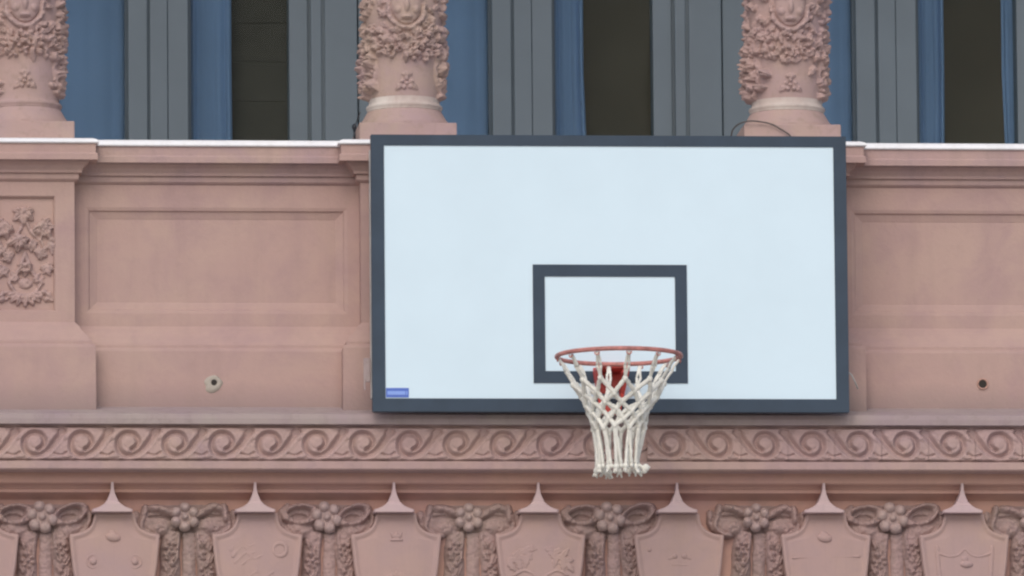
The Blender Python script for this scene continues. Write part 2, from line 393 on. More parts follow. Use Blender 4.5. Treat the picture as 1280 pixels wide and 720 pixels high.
# --- columns
RB = 0.137
def col_r(py): return np.interp(py, [-400, 0, 40, 62, 85, 116], [0.150, 0.147, 0.146, 0.141, 0.137, 0.135])
def col_relief(A, B, seed):
    r = random.Random(seed); h = np.zeros(A.shape)
    # mask on the front with curls of hair and a beard roll under the chin
    for ang0 in (0, 2*math.pi*RB*PXM*0.5):
        a0 = ang0
        for sgn in (1,):
            h = np.maximum(h, dome(A, B, a0, 2, 18.5, 28, 0, 0.026, 0.42))
            h = np.maximum(h, dome(A, B, a0, 6, 4.5, 12, 0, 0.038)); h = np.maximum(h, dome(A, B, a0, 21, 7.5, 3.6, 0, 0.033))
            for s_ in (-1, 1):
                h = np.maximum(h, dome(A, B, a0+s_*9, 12, 6, 7, 0, 0.030)); h = np.maximum(h, stroke(A, B, [(a0+s_*3, -6), (a0+s_*16, -8)], 3, 2, 0.036))
            h = h-dome(A, B, a0, 25.5, 8, 1.6, 0, 0.007)
            h = np.maximum(h, stroke(A, B, smooth_pts([(a0-21, 4), (a0-19, 20), (a0-9, 32), (a0, 35), (a0+9, 32), (a0+19, 20), (a0+21, 4)]), 3.4, 3.4, 0.016+0.012*value_noise(A, B, 4, 8)))
            h = np.maximum(h, stroke(A, B, [(a0-20, -28), (a0, -38), (a0+20, -28)], 7, 7, 0.028))
            h = np.maximum(h, flower(A, B, a0, 104, 9, 5, 0.014, 0.9)); h = np.maximum(h, leaf(A, B, a0, 93, 4, 7, 1.57, 0.010))
            h = np.maximum(h, leaf(A, B, a0-9, 108, 8, 4, 2.5, 0.011)); h = np.maximum(h, leaf(A, B, a0+9, 108, 8, 4, 0.6, 0.011))
    P = 2*math.pi*RB*PXM
    def rep(fn):
        return np.maximum(np.maximum(fn(A), fn(A-P)), fn(A+P))
    # garland of leaves and fruit round the drum, sagging at the front
    for k in range(210):
        u = -P/2+P*k/210+r.uniform(-2, 2); sag = 13*math.cos(u/(P/4)*math.pi*0.5)**2
        y = 49+sag+r.uniform(-22, 12); t = r.random(); a = r.uniform(0, 6.28); hh = r.uniform(0.014, 0.030)
        if t < 0.6: f = lambda Q: leaf(Q, B, u, y, r1, r2, a, hh)
        else: f = lambda Q: dome(Q, B, u, y, r2*0.75, r2*0.75, 0, hh)
        r1 = r.uniform(5, 9); r2 = r.uniform(2.6, 4.6)
        h = rep(f) if k < 0 else np.maximum(h, rep(f))
    # foliage over the upper drum, beside the mask
    for k in range(430):
        u = r.uniform(-P/2, P/2); y = r.uniform(-130, 52)
        if min(abs(u), P/2-abs(u)) < 20 and -38 < y < 34: continue
        a = r.uniform(0, 6.28); r1 = r.uniform(5.5, 9.5); r2 = r.uniform(2.8, 4.6); hh = r.uniform(0.012, 0.028)
        h = np.maximum(h, rep(lambda Q: leaf(Q, B, u, y, r1, r2, a, hh)))
    # hanging clusters at both sides
    for s_ in (-1, 1):
        c0 = s_*P/4
        for k in range(64):
            u = c0+r.gauss(0, 14)-4*s_; y = r.uniform(50, 119); big = 1-abs(y-86)/70
            hh = r.uniform(0.012, 0.026)*(0.7+0.9*big)*(1.35 if s_ < 0 else 0.95)
            a = r.uniform(0, 6.28); r1 = r.uniform(6, 11); r2 = r.uniform(3.6, 5.6)
            h = np.maximum(h, rep(lambda Q: leaf(Q, B, u, y, r1, r2, a, hh)))
        for q in (-1, 1):
            h = np.maximum(h, rep(lambda Q: stroke(Q, B, smooth_pts([(c0+q*16, 62), (c0+q*27, 80), (c0+q*24, 100), (c0+q*15, 113)]), 4.5, 3, 0.012)))
    msk = np.maximum(np.exp(-(A/19)**8-((B-4)/31)**8), np.exp(-((np.abs(A)-P/2)/19)**8-((B-4)/31)**8))
    h = h*(1-msk)*(0.62+0.75*value_noise(A, B, 3.6, seed+1))+h*msk
    for k in range(330):                     # drilled holes between the leaves
        u = r.uniform(-P/2, P/2); y = r.uniform(-120, 112); side = abs(abs(u)-P/4)
        if y > 70 and side > 24: continue
        if min(abs(u), P/2-abs(u)) < 21 and -40 < y < 33: continue
        if y > 62 and side > 24: continue
        h = h-dome(A, B, u, y, r.uniform(1.8, 3.2), r.uniform(1.8, 3.6), 0, r.uniform(0.010, 0.020))*(h > 0.003)
    return np.maximum(h, -0.004)
def column_mesh(seed):
    nu, nv = 460, 250
    P = 2*math.pi*RB*PXM
    A, B = np.meshgrid(np.linspace(-P/2, P/2, nu), np.linspace(124, -132, nv), indexing='ij')
    H = col_relief(A, B, seed)*np.clip((121-B)/4, 0, 1)
    Rr = col_r(B)+H; th = A/P*2*math.pi
    z = Z(118, 0.05)+(118-B)*U*1.009
    co = np.stack([(Rr*np.sin(th)).ravel(), (-Rr*np.cos(th)).ravel(), z.ravel()], 1)
    return grid_mesh('carved_drum', co, nu, nv)
CP = -0.09
for i, cx in enumerate(CX):
    e = MB()
    zr = Z(129, CP+0.14)                     # ring level at the front
    # plinth block
    e.box(cx-0.186, cx+0.186, CP-0.186, CP+0.186, pedcap[0][1]-0.02, Z(153.5, CP+0.19), 0.004)
    # scotia rising from the plinth to the ring
    pr = [(0.179, Z(153.5, CP+0.19)-0.004), (0.179, Z(151.5, CP+0.17)), (0.170, Z(148, CP+0.17)), (0.160, Z(144, CP+0.16)), (0.152, Z(140, CP+0.15)), (0.146, Z(137, CP+0.14)), (0.141, Z(135, CP+0.14))]
    e.lathe(pr, cx, CP)
    cb = own(e.build('column', 'column', smooth=False, label=['pink carved column at the left, above the ivy panel pedestal', 'pink carved column rising behind the top left corner of the backboard', 'pink carved column behind the backboard right corner, with a loose cable'][i]))
    for f in cb.data.polygons: f.use_smooth = len(f.vertices) == 4 and abs(f.normal.z) < 0.9 and abs(f.normal.x) < 0.999 and abs(f.normal.y) < 0.999
    rg = MB(); zc = Z(130.5, CP+0.14)
    rg.lathe([(0.137, zc-0.014), (0.142, zc-0.0135), (0.1425, zc-0.011), (0.141, zc-0.008), (0.1455, zc-0.003), (0.147, zc+0.002), (0.1455, zc+0.007), (0.141, zc+0.010), (0.138, zc+0.012), (0.1355, zc+0.020), (0.1355, zc+0.034)], cx, CP)
    ro = rg.build('base_ring', 'column' if i == 0 else 'ring', smooth=True); ro.parent = cb
    dm = column_mesh(11+i*5); dr = link('carved_drum', dm, cb, 'column', True); dr.location = (cx, -CP, 0)
    sh = MB(); sh.lathe([(0.15, Z(-131, 0)), (0.165, Z(-140, 0)), (0.15, Z(-150, 0)), (0.145, Z(-160, 0)), (0.135, 3.2), (0.17, 3.25), (0.2, 3.45)], cx, CP)
    s_o = sh.build('shaft', 'column', smooth=True); s_o.parent = cb

# --- ledge, frieze band and mouldings below the parapet
PL, PF = 0.285, 0.262
led = MB()
led.extr([(0.0, Z(514, 0.1)+0.05), (0.10, Z(514, 0.1)+0.012), (PL-0.012, Z(518, PL)+0.004), (PL, Z(518.5, PL)), (PL+0.002, Z(524, PL)), (PL, Z(530.5, PL)), (PL-0.006, Z(531, PL)), (PL-0.030, Z(532, PL-0.03))], XL, XR)
own(led.build('ledge', 'ledge', label='grey weathered ledge running below the parapet'))
fz = MB()
fz.extr([(PL-0.031, Z(531, PL-0.03)), (PF-0.014, Z(536, PF-0.014)), (PF-0.014, Z(576, PF-0.014)), (PF+0.001, Z(577, PF)), (PF+0.001, Z(586, PF)), (PF-0.004, Z(587.5, PF)), (PF-0.02, Z(588.2, PF-0.02)), (0.19, Z(591.5, 0.19))], XL, XR)
own(fz.build('frieze_band', 'relief', label='pink frieze band carrying the wave scrolls'))
ud = MB()
ud.extr([(0.191, Z(591, 0.19)), (0.19, Z(603, 0.19)), (0.184, Z(605, 0.184)), (0.166, Z(606.5, 0.166)), (0.152, Z(609.5, 0.152)), (0.146, Z(612, 0.146)), (0.150, Z(612.6, 0.15)), (0.150, Z(616, 0.15)), (0.138, Z(617.5, 0.138)), (0.122, Z(619.5, 0.122)), (0.104, Z(623, 0.104)), (0.095, Z(625.5, 0.095))], XL, XR)
own(ud.build('lower_moulding', 'under', label='brownish stepped moulding in the shade under the frieze'))
own(MB().extr([(0.095, Z(625, 0.095)), (0.095, Z(900, 0.095))], XL, XR).build('shield_wall', 'under'))
own(MB().extr([(0.0951, Z(900, 0.095)), (0.15, Z(901, 0.15)), (0.15, Z(930, 0.15)), (0.0, Z(931, 0.0)), (0.0, zg)], XL, XR).build('lower_wall', 'pink'))

# wave scrolls
def hf_scroll(A, B, sd=5):
    A = A+0.9*(value_noise(A*0+40*sd, B, 14, sd)-0.5)
    G = np.full(A.shape, 9.0)
    path = smooth_pts([(-34, -15), (-31, -11), (-26, -4), (-18, 6), (-9, 13), (2, 16), (11, 11.5), (14.5, 3), (12, -6.5), (4, -12), (-6, -10.5), (-11, -3), (-9.0, 4), (-3.5, 8.0)])
    for s_ in (-58.6, 0, 58.6):
        G = np.minimum(G, seg(A-s_, B, path, 3.7, 2.7))
    h = 0.0225*np.ones(A.shape)
    h = h-0.0200*np.exp(-(G*1.0)**2)
    h = h+0.003*np.exp(-((G-1.7)/0.45)**2)
    for s_ in (-58.6, 0, 58.6):
        Q = A-s_
        h = h+dome(Q, B, 0, -0.5, 7.0, 7.0, 0, 0.005)
        # triangular sunk field near the top, with a little leaf in it
        tri = np.exp(-((Q-27+0.5*(B+15))/8)**2-((B+15.5)/4.5)**2); h = h-0.019*tri
        h = h+leaf(Q, B, 20, -8, 7, 3.2, 0.9, 0.006)
        h = h-0.008*np.exp(-(seg(Q, B, smooth_pts([(20, 12), (27, 15.5), (36, 13)]), 1.8, 1.3))**4)
        h = h-0.006*np.exp(-(seg(Q, B, smooth_pts([(13, 18), (20, 19.5), (26, 18)]), 1.4, 1.0))**4)
        h = h+leaf(Q, B, 30, 17.5, 8, 3, 0.1, 0.004)
    edge = np.clip((np.minimum(B+20.6, 21.6-B))/2.5, 0, 1)
    h = 0.002+(np.maximum(h, 0.0)-0.002)*edge
    return h+0.0022*(value_noise(A, B, 3.5, sd)-0.5)-0.006*np.clip(value_noise(A, B, 8, sd+2)-0.80, 0, 1)
me_r = [relief('wave_scroll', -29.3, 29.3, -20.6, 21.6, 0.85, (lambda q: lambda A, B: hf_scroll(A, B, q))(q), False) for q in (5, 6, 7)]
me_l = [relief('wave_scroll', -29.3, 29.3, -20.6, 21.6, 0.85, (lambda q: lambda A, B: hf_scroll(-A, B, q))(q), False) for q in (8, 9, 10)]
for me in me_r+me_l: me.materials.append(M['relief'])
fz_parent = [o for o in B_.children if o.name.startswith('frieze_band')][0]
for k in range(-1, 13):
    o = link('wave_scroll', me_l[(k*5+2) % 3], fz_parent, None, True); o.location = (X(44.7+58.6*k, PF, 553), -(PF-0.014), Z(554.6, PF))
for k in range(9):
    o = link('wave_scroll', me_r[(k*5+1) % 3], fz_parent, None, True); o.location = (X(838.3+58.55*k, PF, 553), -(PF-0.014), Z(554.6, PF))
def hf_palm(A, B):
    h = dome(A, B, 0, 12, 5, 5, 0, 0.014)
    for k in range(-2, 3):
        a = -math.pi/2+k*0.5; h = np.maximum(h, leaf(A, B, math.cos(a)*14, 12+math.sin(a)*14, 13, 4, a, 0.013))
    return h
pl = link('palmette', relief('palmette', -16, 16, -20, 20, 0.9, hf_palm), fz_parent, 'relief', True)
pl.location = (X(793, PF, 553), -(PF-0.014), Z(554.6, PF))

# --- shields, consoles and bows
PS = 0.160
SH = [-33, 143.5, 322, 495.5, 676, 849.5, 1033, 1206]
SHT = [26, 26, 27, 27, 26, 27, 27, 27]
def shield_outline(d=0.0):
    """half outline (x right, y down) in px from top centre; d = inset"""
    pts = []
    tw = 25.0
    pts.append((tw-d*0.8, 0+d))
    n = 8
    for k in range(1, n+1):                 # concave shoulder
        a = math.pi/2*k/n
        cx, cy, rr = 55.5, 1.5, 28.5
        x = cx-(rr+d*0.6)*math.cos(a)*1.03; y = cy+(rr-3+d*0.6)*math.sin(a)**0.72
        pts.append((min(x, 56-d), y+d*0.4))
    pts.append((56.5-d, 29+d))
    for (x, y) in ((55, 45), (53, 65), (50, 84), (45, 104), (36, 124), (24, 140), (10, 150), (0, 154)):
        pts.append((max(0, x-d), y-(d if y > 100 else 0)*0.8))
    return pts
def shield_mesh():
    bm = bmesh.new(); rows = []
    for (d, p) in ((-1, -0.085), (0, -0.006), (1, 0.0), (4.2, 0.0), (6.0, -0.007), (9, -0.006), (20, -0.001)):
        hp = shield_outline(max(0, min(d, 12)) if d < 15 else 12)
        if d == 20: hp = [(x*0.55, 10+(y-10)*0.75) for x, y in hp]
        full = hp+[(-x, y) for x, y in hp[::-1][1:]]
        rows.append([bm.verts.new((x*U, -p, -y*U*1.009)) for x, y in full])
    for i in range(len(rows)-1):
        L = len(rows[i])
        for k in range(L): bm.faces.new((rows[i][k], rows[i][(k+1) % L], rows[i+1][(k+1) % L], rows[i+1][k]))
    bm.faces.new(rows[-1])
    bmesh.ops.recalc_face_normals(bm, faces=bm.faces)
    me = bpy.data.meshes.new('shield'); bm.to_mesh(me); bm.free(); me.materials.append(M['shield'])
    for f in me.polygons: f.use_smooth = len(f.vertices) == 4
    return me
me_sh = shield_mesh()
def bell_mesh():
    bm = bmesh.new(); half = []
    for y, x in ((-36, 1.6), (-28, 1.8), (-22, 3.2), (-17, 5.2), (-12, 7.6), (-8, 11.0), (-5, 15.5), (-3, 20.5), (-1.6, 25.2), (1.5, 25)):
        half.append((x, y))
    full = half+[(-x, y) for x, y in half[::-1]]
    rows = []
    for p, s_ in ((-0.10, 1.0), (0.028, 1.0), (0.034, 0.93)):
        rows.append([bm.verts.new((x*U*s_, -p-(0.012 if p > 0 and y > -10 else 0), -y*U)) for x, y in full])
    for i in range(2):
        L = len(full)
        for k in range(L): bm.faces.new((rows[i][k], rows[i][(k+1) % L], rows[i+1][(k+1) % L], rows[i+1][k]))
    n = len(half)
    for k in range(n-1): bm.faces.new((rows[2][k], rows[2][k+1], rows[2][2*n-2-k], rows[2][2*n-1-k]))
    bmesh.ops.recalc_face_normals(bm, faces=bm.faces)
    me = bpy.data.meshes.new('console'); bm.to_mesh(me); bm.free(); me.materials.append(M['bell'])
    return me
me_bell = bell_mesh()
def emblem(i):
    def f(A, B):
        h = np.zeros(A.shape); mx_ = np.maximum
        if i in (1, 6):
            h = mx_(h, dome(A, B, -2, 31, 10, 6, 0.15, 0.016)); h = mx_(h, dome(A, B, -3, 26, 6, 4, 0, 0.010)); h = mx_(h, stroke(A, B, [(0, 40), (0, 110)], 1.6, 1.6, 0.004))
        if i == 1:
            for s_ in (-1, 1): h = mx_(h, dome(A, B, s_*26-1, 61, 5, 5, 0, 0.011)); h = mx_(h, loop(A, B, s_*26-1, 61, 8, 8, 0, 1.6, 0.004))
        if i == 6: h = mx_(h, stroke(A, B, [(-42, 56), (42, 54)], 1.2, 1.2, 0.004))
        if i in (0, 2):
            for k in range(7):
                y = 38+8*k; h = mx_(h, stroke(A, B, smooth_pts([(-34+3*k, y+8), (-22+4*k, y-4), (-10+3*k, y+4), (4+3*k, y-4)]), 3, 2.4, 0.0065)*value_noise(A, B, 9, 21))
            h = mx_(h, loop(A, B, 28, 46, 8, 8, 0, 3, 0.006))
        if i == 3:
            for s_ in (-1, 0, 1): h = mx_(h, leaf(A, B, s_*5, 28, 6, 2.6, -1.57+s_*0.6, 0.009))
            h = mx_(h, stroke(A, B, [(-7, 34), (7, 34)], 2, 2, 0.009))
            for k in range(7): h = mx_(h, leaf(A, B, -18+6*k, 78+abs(k-3)*2, 8, 3, 1.57+(k-3)*-0.3, 0.009))
        if i == 4:
            for s_ in (-1, 1):
                for k in range(9): h = mx_(h, leaf(A, B, s_*(12+3*k), 45+(k % 3)*7+k, 10, 4.5, k*0.9, 0.008))
                h = mx_(h, stroke(A, B, smooth_pts([(s_*4, 80), (s_*20, 72), (s_*34, 78)]), 2.5, 2, 0.007))
        if i == 5:
            for s_ in (-1, 1): h = mx_(h, dome(A, B, s_*6, 54, 4, 3.5, 0, 0.010)); h = mx_(h, leaf(A, B, s_*11, 56, 6, 2.5, s_*0.4, 0.007))
            h = mx_(h, stroke(A, B, [(0, 22), (0, 50)], 1.2, 1.2, 0.003)); h = mx_(h, stroke(A, B, [(-9, 65), (10, 65)], 1.5, 1.5, 0.005))
            h = mx_(h, dome(A, B, -38, 46, 3, 2.6, 0, 0.006))
        if i == 7:
            h = mx_(h, stroke(A, B, smooth_pts([(-32, 50), (-20, 54), (-8, 52), (0, 45), (8, 52), (20, 54), (32, 50)]), 2, 2, 0.006))
            h = mx_(h, stroke(A, B, [(-35, 42), (-30, 110)], 3, 3, 0.005)); h = mx_(h, stroke(A, B, [(35, 42), (30, 110)], 3, 3, 0.005))
            h = mx_(h, dome(A, B, 2, 64, 9, 4.5, 0, 0.014)); h = mx_(h, dome(A, B, 0, 57, 5, 4, 0, 0.008))
        return np.where(h > 0, h+0.004, 0)
    return f
sl_ = ['bare shield at the left edge', 'shield with a small nose-like boss and two studs', 'shield with faint script-like scrolls', 'shield with a small crown emblem',
       'shield with faint laurel sprays', 'shield with two tiny dark bosses', 'shield with one boss above a thin line', 'shield with a double chevron outline and a boss']
for i, px in enumerate(SH):
    o = own(link('shield', me_sh)); o.location = (X(px, PS, 690), -PS, Z(641, PS)); o['label'] = sl_[i]
    b = link('console', me_bell, o); b.location = (X(px-3 if i else px, 0.19, 625)-o.location.x, 0, Z(639, 0.19)-Z(641, PS))
    if i > 0:
        e = link('emblem', relief('emblem', -44, 44, 10, 110, 1.0, emblem(i)), o, 'shield', True); e.location = (0, 0.0065, 0)
def hf_bow(kind):
    def f(A, B):
        h = np.zeros(A.shape); mx_ = np.maximum
        for s_ in (-1, 1):
            Q = A*s_
            if kind == 0:                   # open ribbon loop: outer roll, inner roll with a dark eye, lower lobe
                h = mx_(h, dome(Q, B, 36, 2, 26, 17, 0.1, 0.022, 0.4))
                h = mx_(h, dome(Q, B, 36, 14, 23, 12, -0.15, 0.038, 0.5))
                h = mx_(h, loop(Q, B, 35, -5, 20, 10, -0.35 if s_ > 0 else 0.15, 4.6, 0.050))
                h = h-0.03*np.exp(-((Q-34)/12)**2-((B+4-(0.35*(34-Q) if s_ > 0 else 0))/4)**2)*(h > 0.02)
                h = mx_(h, stroke(Q, B, smooth_pts([(14, 0), (28, 6), (44, 4), (54, -6)]), 4, 3, 0.048))
                h = mx_(h, stroke(Q, B, smooth_pts([(50, -14), (60, -4), (57, 10), (44, 22), (32, 23)]), 4.5, 4, 0.034))
            else:                           # folded cloth swag: top roll, sagging cloth and a curl at the end
                h = mx_(h, dome(Q, B, 34, 6, 29, 18, 0.05, 0.030, 0.4))
                h = mx_(h, stroke(Q, B, smooth_pts([(14, -6), (28, -12), (40, -13)]) if s_ < 0 else smooth_pts([(14, -3), (26, -10), (36, -14), (48, -8), (50, 2)]), 6.5, 5.5, 0.048))
                h = mx_(h, stroke(Q, B, smooth_pts([(48, -14), (52, 0), (54, 12), (44, 20), (34, 22)]), 5, 4, 0.042))
                h = mx_(h, dome(Q, B, 30, 12, 17, 11, 0.1, 0.044))
                h = h-0.016*np.exp(-(seg(Q, B, [(16, 1), (30, -3), (44, -2)], 2.2, 1.6))**2)*(h > 0.02)
                h = mx_(h, stroke(Q, B, smooth_pts([(60, -6), (60, 8), (52, 18)]), 5, 3, 0.030))
        # tails: two garlands and the flat ribbon between them
        wv = 1.5*np.sin(B*0.12)
        ctr = 4 if kind == 0 else 3
        h = mx_(h, np.where((np.abs(A-ctr-1) < 7+B*0.02) & (B > 18), 0.016+0.010*np.cos((A-ctr-1)/7*1.4), 0))
        for s_, off in ((-1, 0), (1, 1)):
            cx = ctr+s_*(19+0.06*B)+wv*0.6
            w_ = 11+0.03*B
            h = mx_(h, np.where((np.abs(A-cx) < w_) & (B > 16), 0.030*np.sqrt(np.maximum(0, 1-((A-cx)/w_)**2)), 0))
            r = random.Random(31+kind*7+s_)
            y = 34.0; k = 0
            while y < 150:
                c = ctr+s_*(19+0.06*y)
                if (k+off+kind) % 3 == 1: h = mx_(h, flower(A, B, c+r.uniform(-1, 1), y+4, 10, 6, 0.046, r.uniform(0, 1)))
                else:
                    h = mx_(h, leaf(A, B, c-4, y, 11, 4.8, 1.2+r.uniform(-.2, .2), 0.046)); h = mx_(h, leaf(A, B, c+5, y+4, 11, 4.8, 1.9+r.uniform(-.2, .2), 0.042))
                    h = mx_(h, dome(A, B, c+r.uniform(-3, 3), y+10, 4.5, 4.5, 0, 0.050))
                y += 15; k += 1
            h = mx_(h, stroke(A, B, [(ctr+s_*12, 20), (ctr+s_*14, 48)], 4, 3, 0.034))
        h = h*(0.74+0.30*value_noise(A, B, 6, 9+kind)+0.22*value_noise(A, B, 2.6, 19+kind))
        body = (np.abs(A) < 62) & (B > -18+np.abs(np.abs(A)-34)*0.5*(np.abs(A) > 34)) & (B < 24-np.maximum(0, np.abs(A)-44)*0.8)
        h = np.where(body, np.maximum(h, 0.0045), h)
        return np.where(h > 0.001, h, 0)
    return f
me_bow = [relief('bow_garland', -66, 66, -26, 150, 0.95, hf_bow(k)) for k in (0, 1)]
for me in me_bow: me.materials.append(M['bow'])
me_fl = [relief('rosette', -22, 22, -22, 22, 0.7, (lambda k: lambda A, B: (lambda h: np.where(h > 0, h*(0.9+0.2*value_noise(A, B, 3, 4)), 0))(np.maximum(flower(A, B, 0, 0, 19.5 if k == 0 else 18, 6, 0.026, 0.25+0.3*k, 0.5), dome(A, B, 0, 0, 13, 13, 0, 0.006, 0.3))))(k)) for k in (0, 1)]
for me in me_fl: me.materials.append(M['flower'])
for i, px in enumerate([52, 231.5, 408, 587, 762, 946, 1116, 1293]):
    k = i % 2
    o = own(link('bow_garland', me_bow[k], None, None, True)); o.location = (X(px, 0.125, 650), -0.093, Z(648, 0.125))
    o.scale = (1+0.03*math.sin(i*2.3), 1+0.12*math.sin(i*1.7), 1+0.02*math.cos(i*3.1)); o.rotation_euler.y = 0.018*math.sin(i*4.1)
    fl = link('rosette', me_fl[k], o, None, True); fl.location = (X(px, 0.16, 650)-o.location.x+(0.004 if k == 0 else 0), -0.036, 0.003)

# --- drain outlets in the plinth
d = MB(); dx, dz = X(267.5, 0.10, 478), Z(479, 0.10)
rr = random.Random(4)
rows = []
for (r_, p) in ((0.035, 0.094), (0.031, 0.100), (0.025, 0.103), (0.018, 0.104), (0.011, 0.102)):
    rows.append([d.bm.verts.new((dx-0.004*(r_ > 0.03)+math.cos(a)*r_*(1+0.12*math.sin(3*a+1)+0.06*math.sin(7*a)), -p, dz-0.006*(r_ > 0.03)+math.sin(a)*r_*(1+0.10*math.sin(2*a)))) for a in [2*math.pi*k/28 for k in range(28)]])
for q in range(4):
    for k in range(28): d.bm.faces.new((rows[q][k], rows[q][(k+1) % 28], rows[q+1][(k+1) % 28], rows[q+1][k]))
do = own(d.build('drain_outlet', 'plaster', smooth=True, label='drain hole ringed with white mortar left of the backboard'))
h_ = MB(); h_.tube([(dx, -0.0975, dz), (dx, -0.103, dz)], 0.0115, 16); ho = h_.build('hole_shade', 'hole'); ho.parent = do  # flat dark disc painted as the hole's inner shade
dx, dz = X(1228.5, 0.10, 478), Z(478.5, 0.10)
d = MB(); pts = [(dx+0.019*math.cos(2*math.pi*k/20), -0.0985, dz+0.019*math.sin(2*math.pi*k/20)) for k in range(20)]
d.tube(pts, 0.0035, 8, True); do = own(d.build('drain_outlet', 'under', smooth=True, label='small dark open drain hole right of the backboard'))
h_ = MB(); h_.tube([(dx, -0.0970, dz), (dx, -0.0995, dz)], 0.018, 18); ho = h_.build('hole_shade', 'hole'); ho.parent = do  # dark disc in place of a real opening, its shade put into the colour

# --- loggia behind the columns, with glazed doors
PW = -1.9
zf = Z(196, 0.1)-0.35; zc_ = 3.45
own(MB().box(XL, XR, -2.3, -0.26, zf-0.3, zf).build('loggia_floor', 'ledge'))
own(MB().box(XL, XR, -2.3, 0.12, zc_, zc_+0.9).build('overhead_shade_slab', 'pink'))  # unseen slab overhead, added to shade the loggia
own(MB().box(XL, XR, -3.2, -3.0, zf-0.3, zc_).build('room_back_wall', 'interior'))
own(MB().box(XL, XR, -3.0, -2.3, zf-0.3, zf).build('room_floor', 'interior'))
own(MB().box(XL, XR, -3.0, -2.3, zc_+0.01, zc_+0.3).build('room_ceiling', 'interior'))
for a_, c_ in ((XL-0.4, XL), (XR, XR+0.4)): own(MB().box(a_, c_, -8, -0.26, zf-0.3, zc_+0.3).build('end_wall', 'interior'))
def wx(px, p=PW): return X(px, p, 85)
zd1 = 3.2
for b in range(-1, 3):                        # piers between the doors
    o = 455*b
    m_ = MB(); m_.box(wx(405+o), wx(446+o), PW-0.25, PW+0.04, zf, zc_, 0.004)
    m_.box(wx(447.5+o), wx(492+o), PW-0.25, PW+0.025, zf, zc_, 0.004)
    own(m_.build('door_pier', 'frame'))
for b in range(3):
    o = 455*b
    bx = lambda mb_, a, c, p0, p1, bev=0.003: mb_.box(wx(a+o), wx(c+o), p0, p1, zf, zd1, bev)
    f = MB()
    bx(f, 361.5, 385, PW-0.12, PW); bx(f, 388, 401.5, PW-0.1, PW+0.03)
    bx(f, 385, 388, PW-0.1, PW-0.012, 0); bx(f, 401.5, 405, PW-0.1, PW+0.018, 0)
    bx(f, 37, 50, PW-0.12, PW)
    f.box(wx(37+o), wx(405+o), PW-0.12, PW+0.02, zd1, zc_)
    fo = own(f.build('glazed_door', 'frame'))
    st = MB()
    bx(st, 160, 184, PW-0.06, PW+0.015); bx(st, 187, 209, PW-0.06, PW+0.028); bx(st, 209.5, 235, PW-0.06, PW+0.022)
    s1 = st.build('meeting_stile', 'frame'); s1.parent = fo
    gp = MB(); bx(gp, 156.5, 160, PW-0.08, PW-0.03, 0); bx(gp, 184, 187, PW-0.08, PW+0.006, 0); bx(gp, 235, 239, PW-0.08, PW-0.02, 0)
    s2 = gp.build('rebate', 'frame_dark'); s2.parent = fo
    for (a, c) in ((48, 158.5), (237, 363.5)):
        g = MB(); bx(g, a, c, PW-0.045, PW-0.039, 0)
        gg = g.build('pane', 'glass'); gg.parent = fo
    # curtains hang inside, behind the panes
    def curtain(xa_t, xb_t, xa_b, xb_b, amp, label):
        pc = PW-0.16; n = 60; bm = bmesh.new(); rows = []
        for j in range(13):
            t = j/12; z = zd1-(zd1-zf-0.02)*t
            vis = min(1, max(0, (z-Z(0, 0))/(Z(170, 0)-Z(0, 0)))) if z < Z(0, 0) else 0.0
            a = xa_t+(xa_b-xa_t)*vis; c = xb_t+(xb_b-xb_t)*vis
            row = []
            for k in range(n+1):
                x = wx(a+(c-a)*k/n+o, pc); ph = k*0.55+math.sin(k*0.21)*1.2
                row.append(bm.verts.new((x, -pc+amp*math.sin(ph)*(0.5+0.5*math.sin(k*0.13+1)), z)))
            rows.append(row)
        for j in range(12):
            for k in range(n): bm.faces.new((rows[j][k], rows[j][k+1], rows[j+1][k+1], rows[j+1][k]))
        me = bpy.data.meshes.new('curtain'); bm.to_mesh(me); bm.free()
        ob = link('curtain', me, None, 'curtain', True)
        ob.modifiers.new('s', 'SOLIDIFY').thickness = 0.003
        ob['label'] = label; ob['category'] = 'curtain'; ob['group'] = 'blue grey curtains behind the loggia doors'
    pos_ = ['between the left and middle columns', 'above the backboard between the middle and right columns', 'right of the right column'][b]
    curtain(42, 159, 42, 159, 0.006, ['wide flat blue curtain just right of the left column', 'blue curtain strip beside the middle column, above the backboard', 'narrow blue curtain strip touching the right column'][b])
    e = [(236, 289, 236, 290.5), (236, 274, 236, 281), (236, 270, 236, 268)][b]
    curtain(*e, 0.008, ['blue curtain left of the dark gap, left window', 'blue curtain with slanting edge beside the dark gap above the backboard', 'blue curtain between grey stile and dark gap, right window'][b])
    if b == 2: curtain(342, 366, 348, 366, 0.004, 'thin blue curtain sliver right of the dark gap at the far right')
    # roller blind slats deep in the room, seen only as faint bands
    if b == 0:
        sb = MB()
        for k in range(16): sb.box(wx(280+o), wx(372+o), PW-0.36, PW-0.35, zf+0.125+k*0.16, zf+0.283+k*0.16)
        bo = sb.build('roller_blind', 'blind'); bo['label'] = 'dim brown slatted blind behind the left window dark gap'; bo['category'] = 'blind'

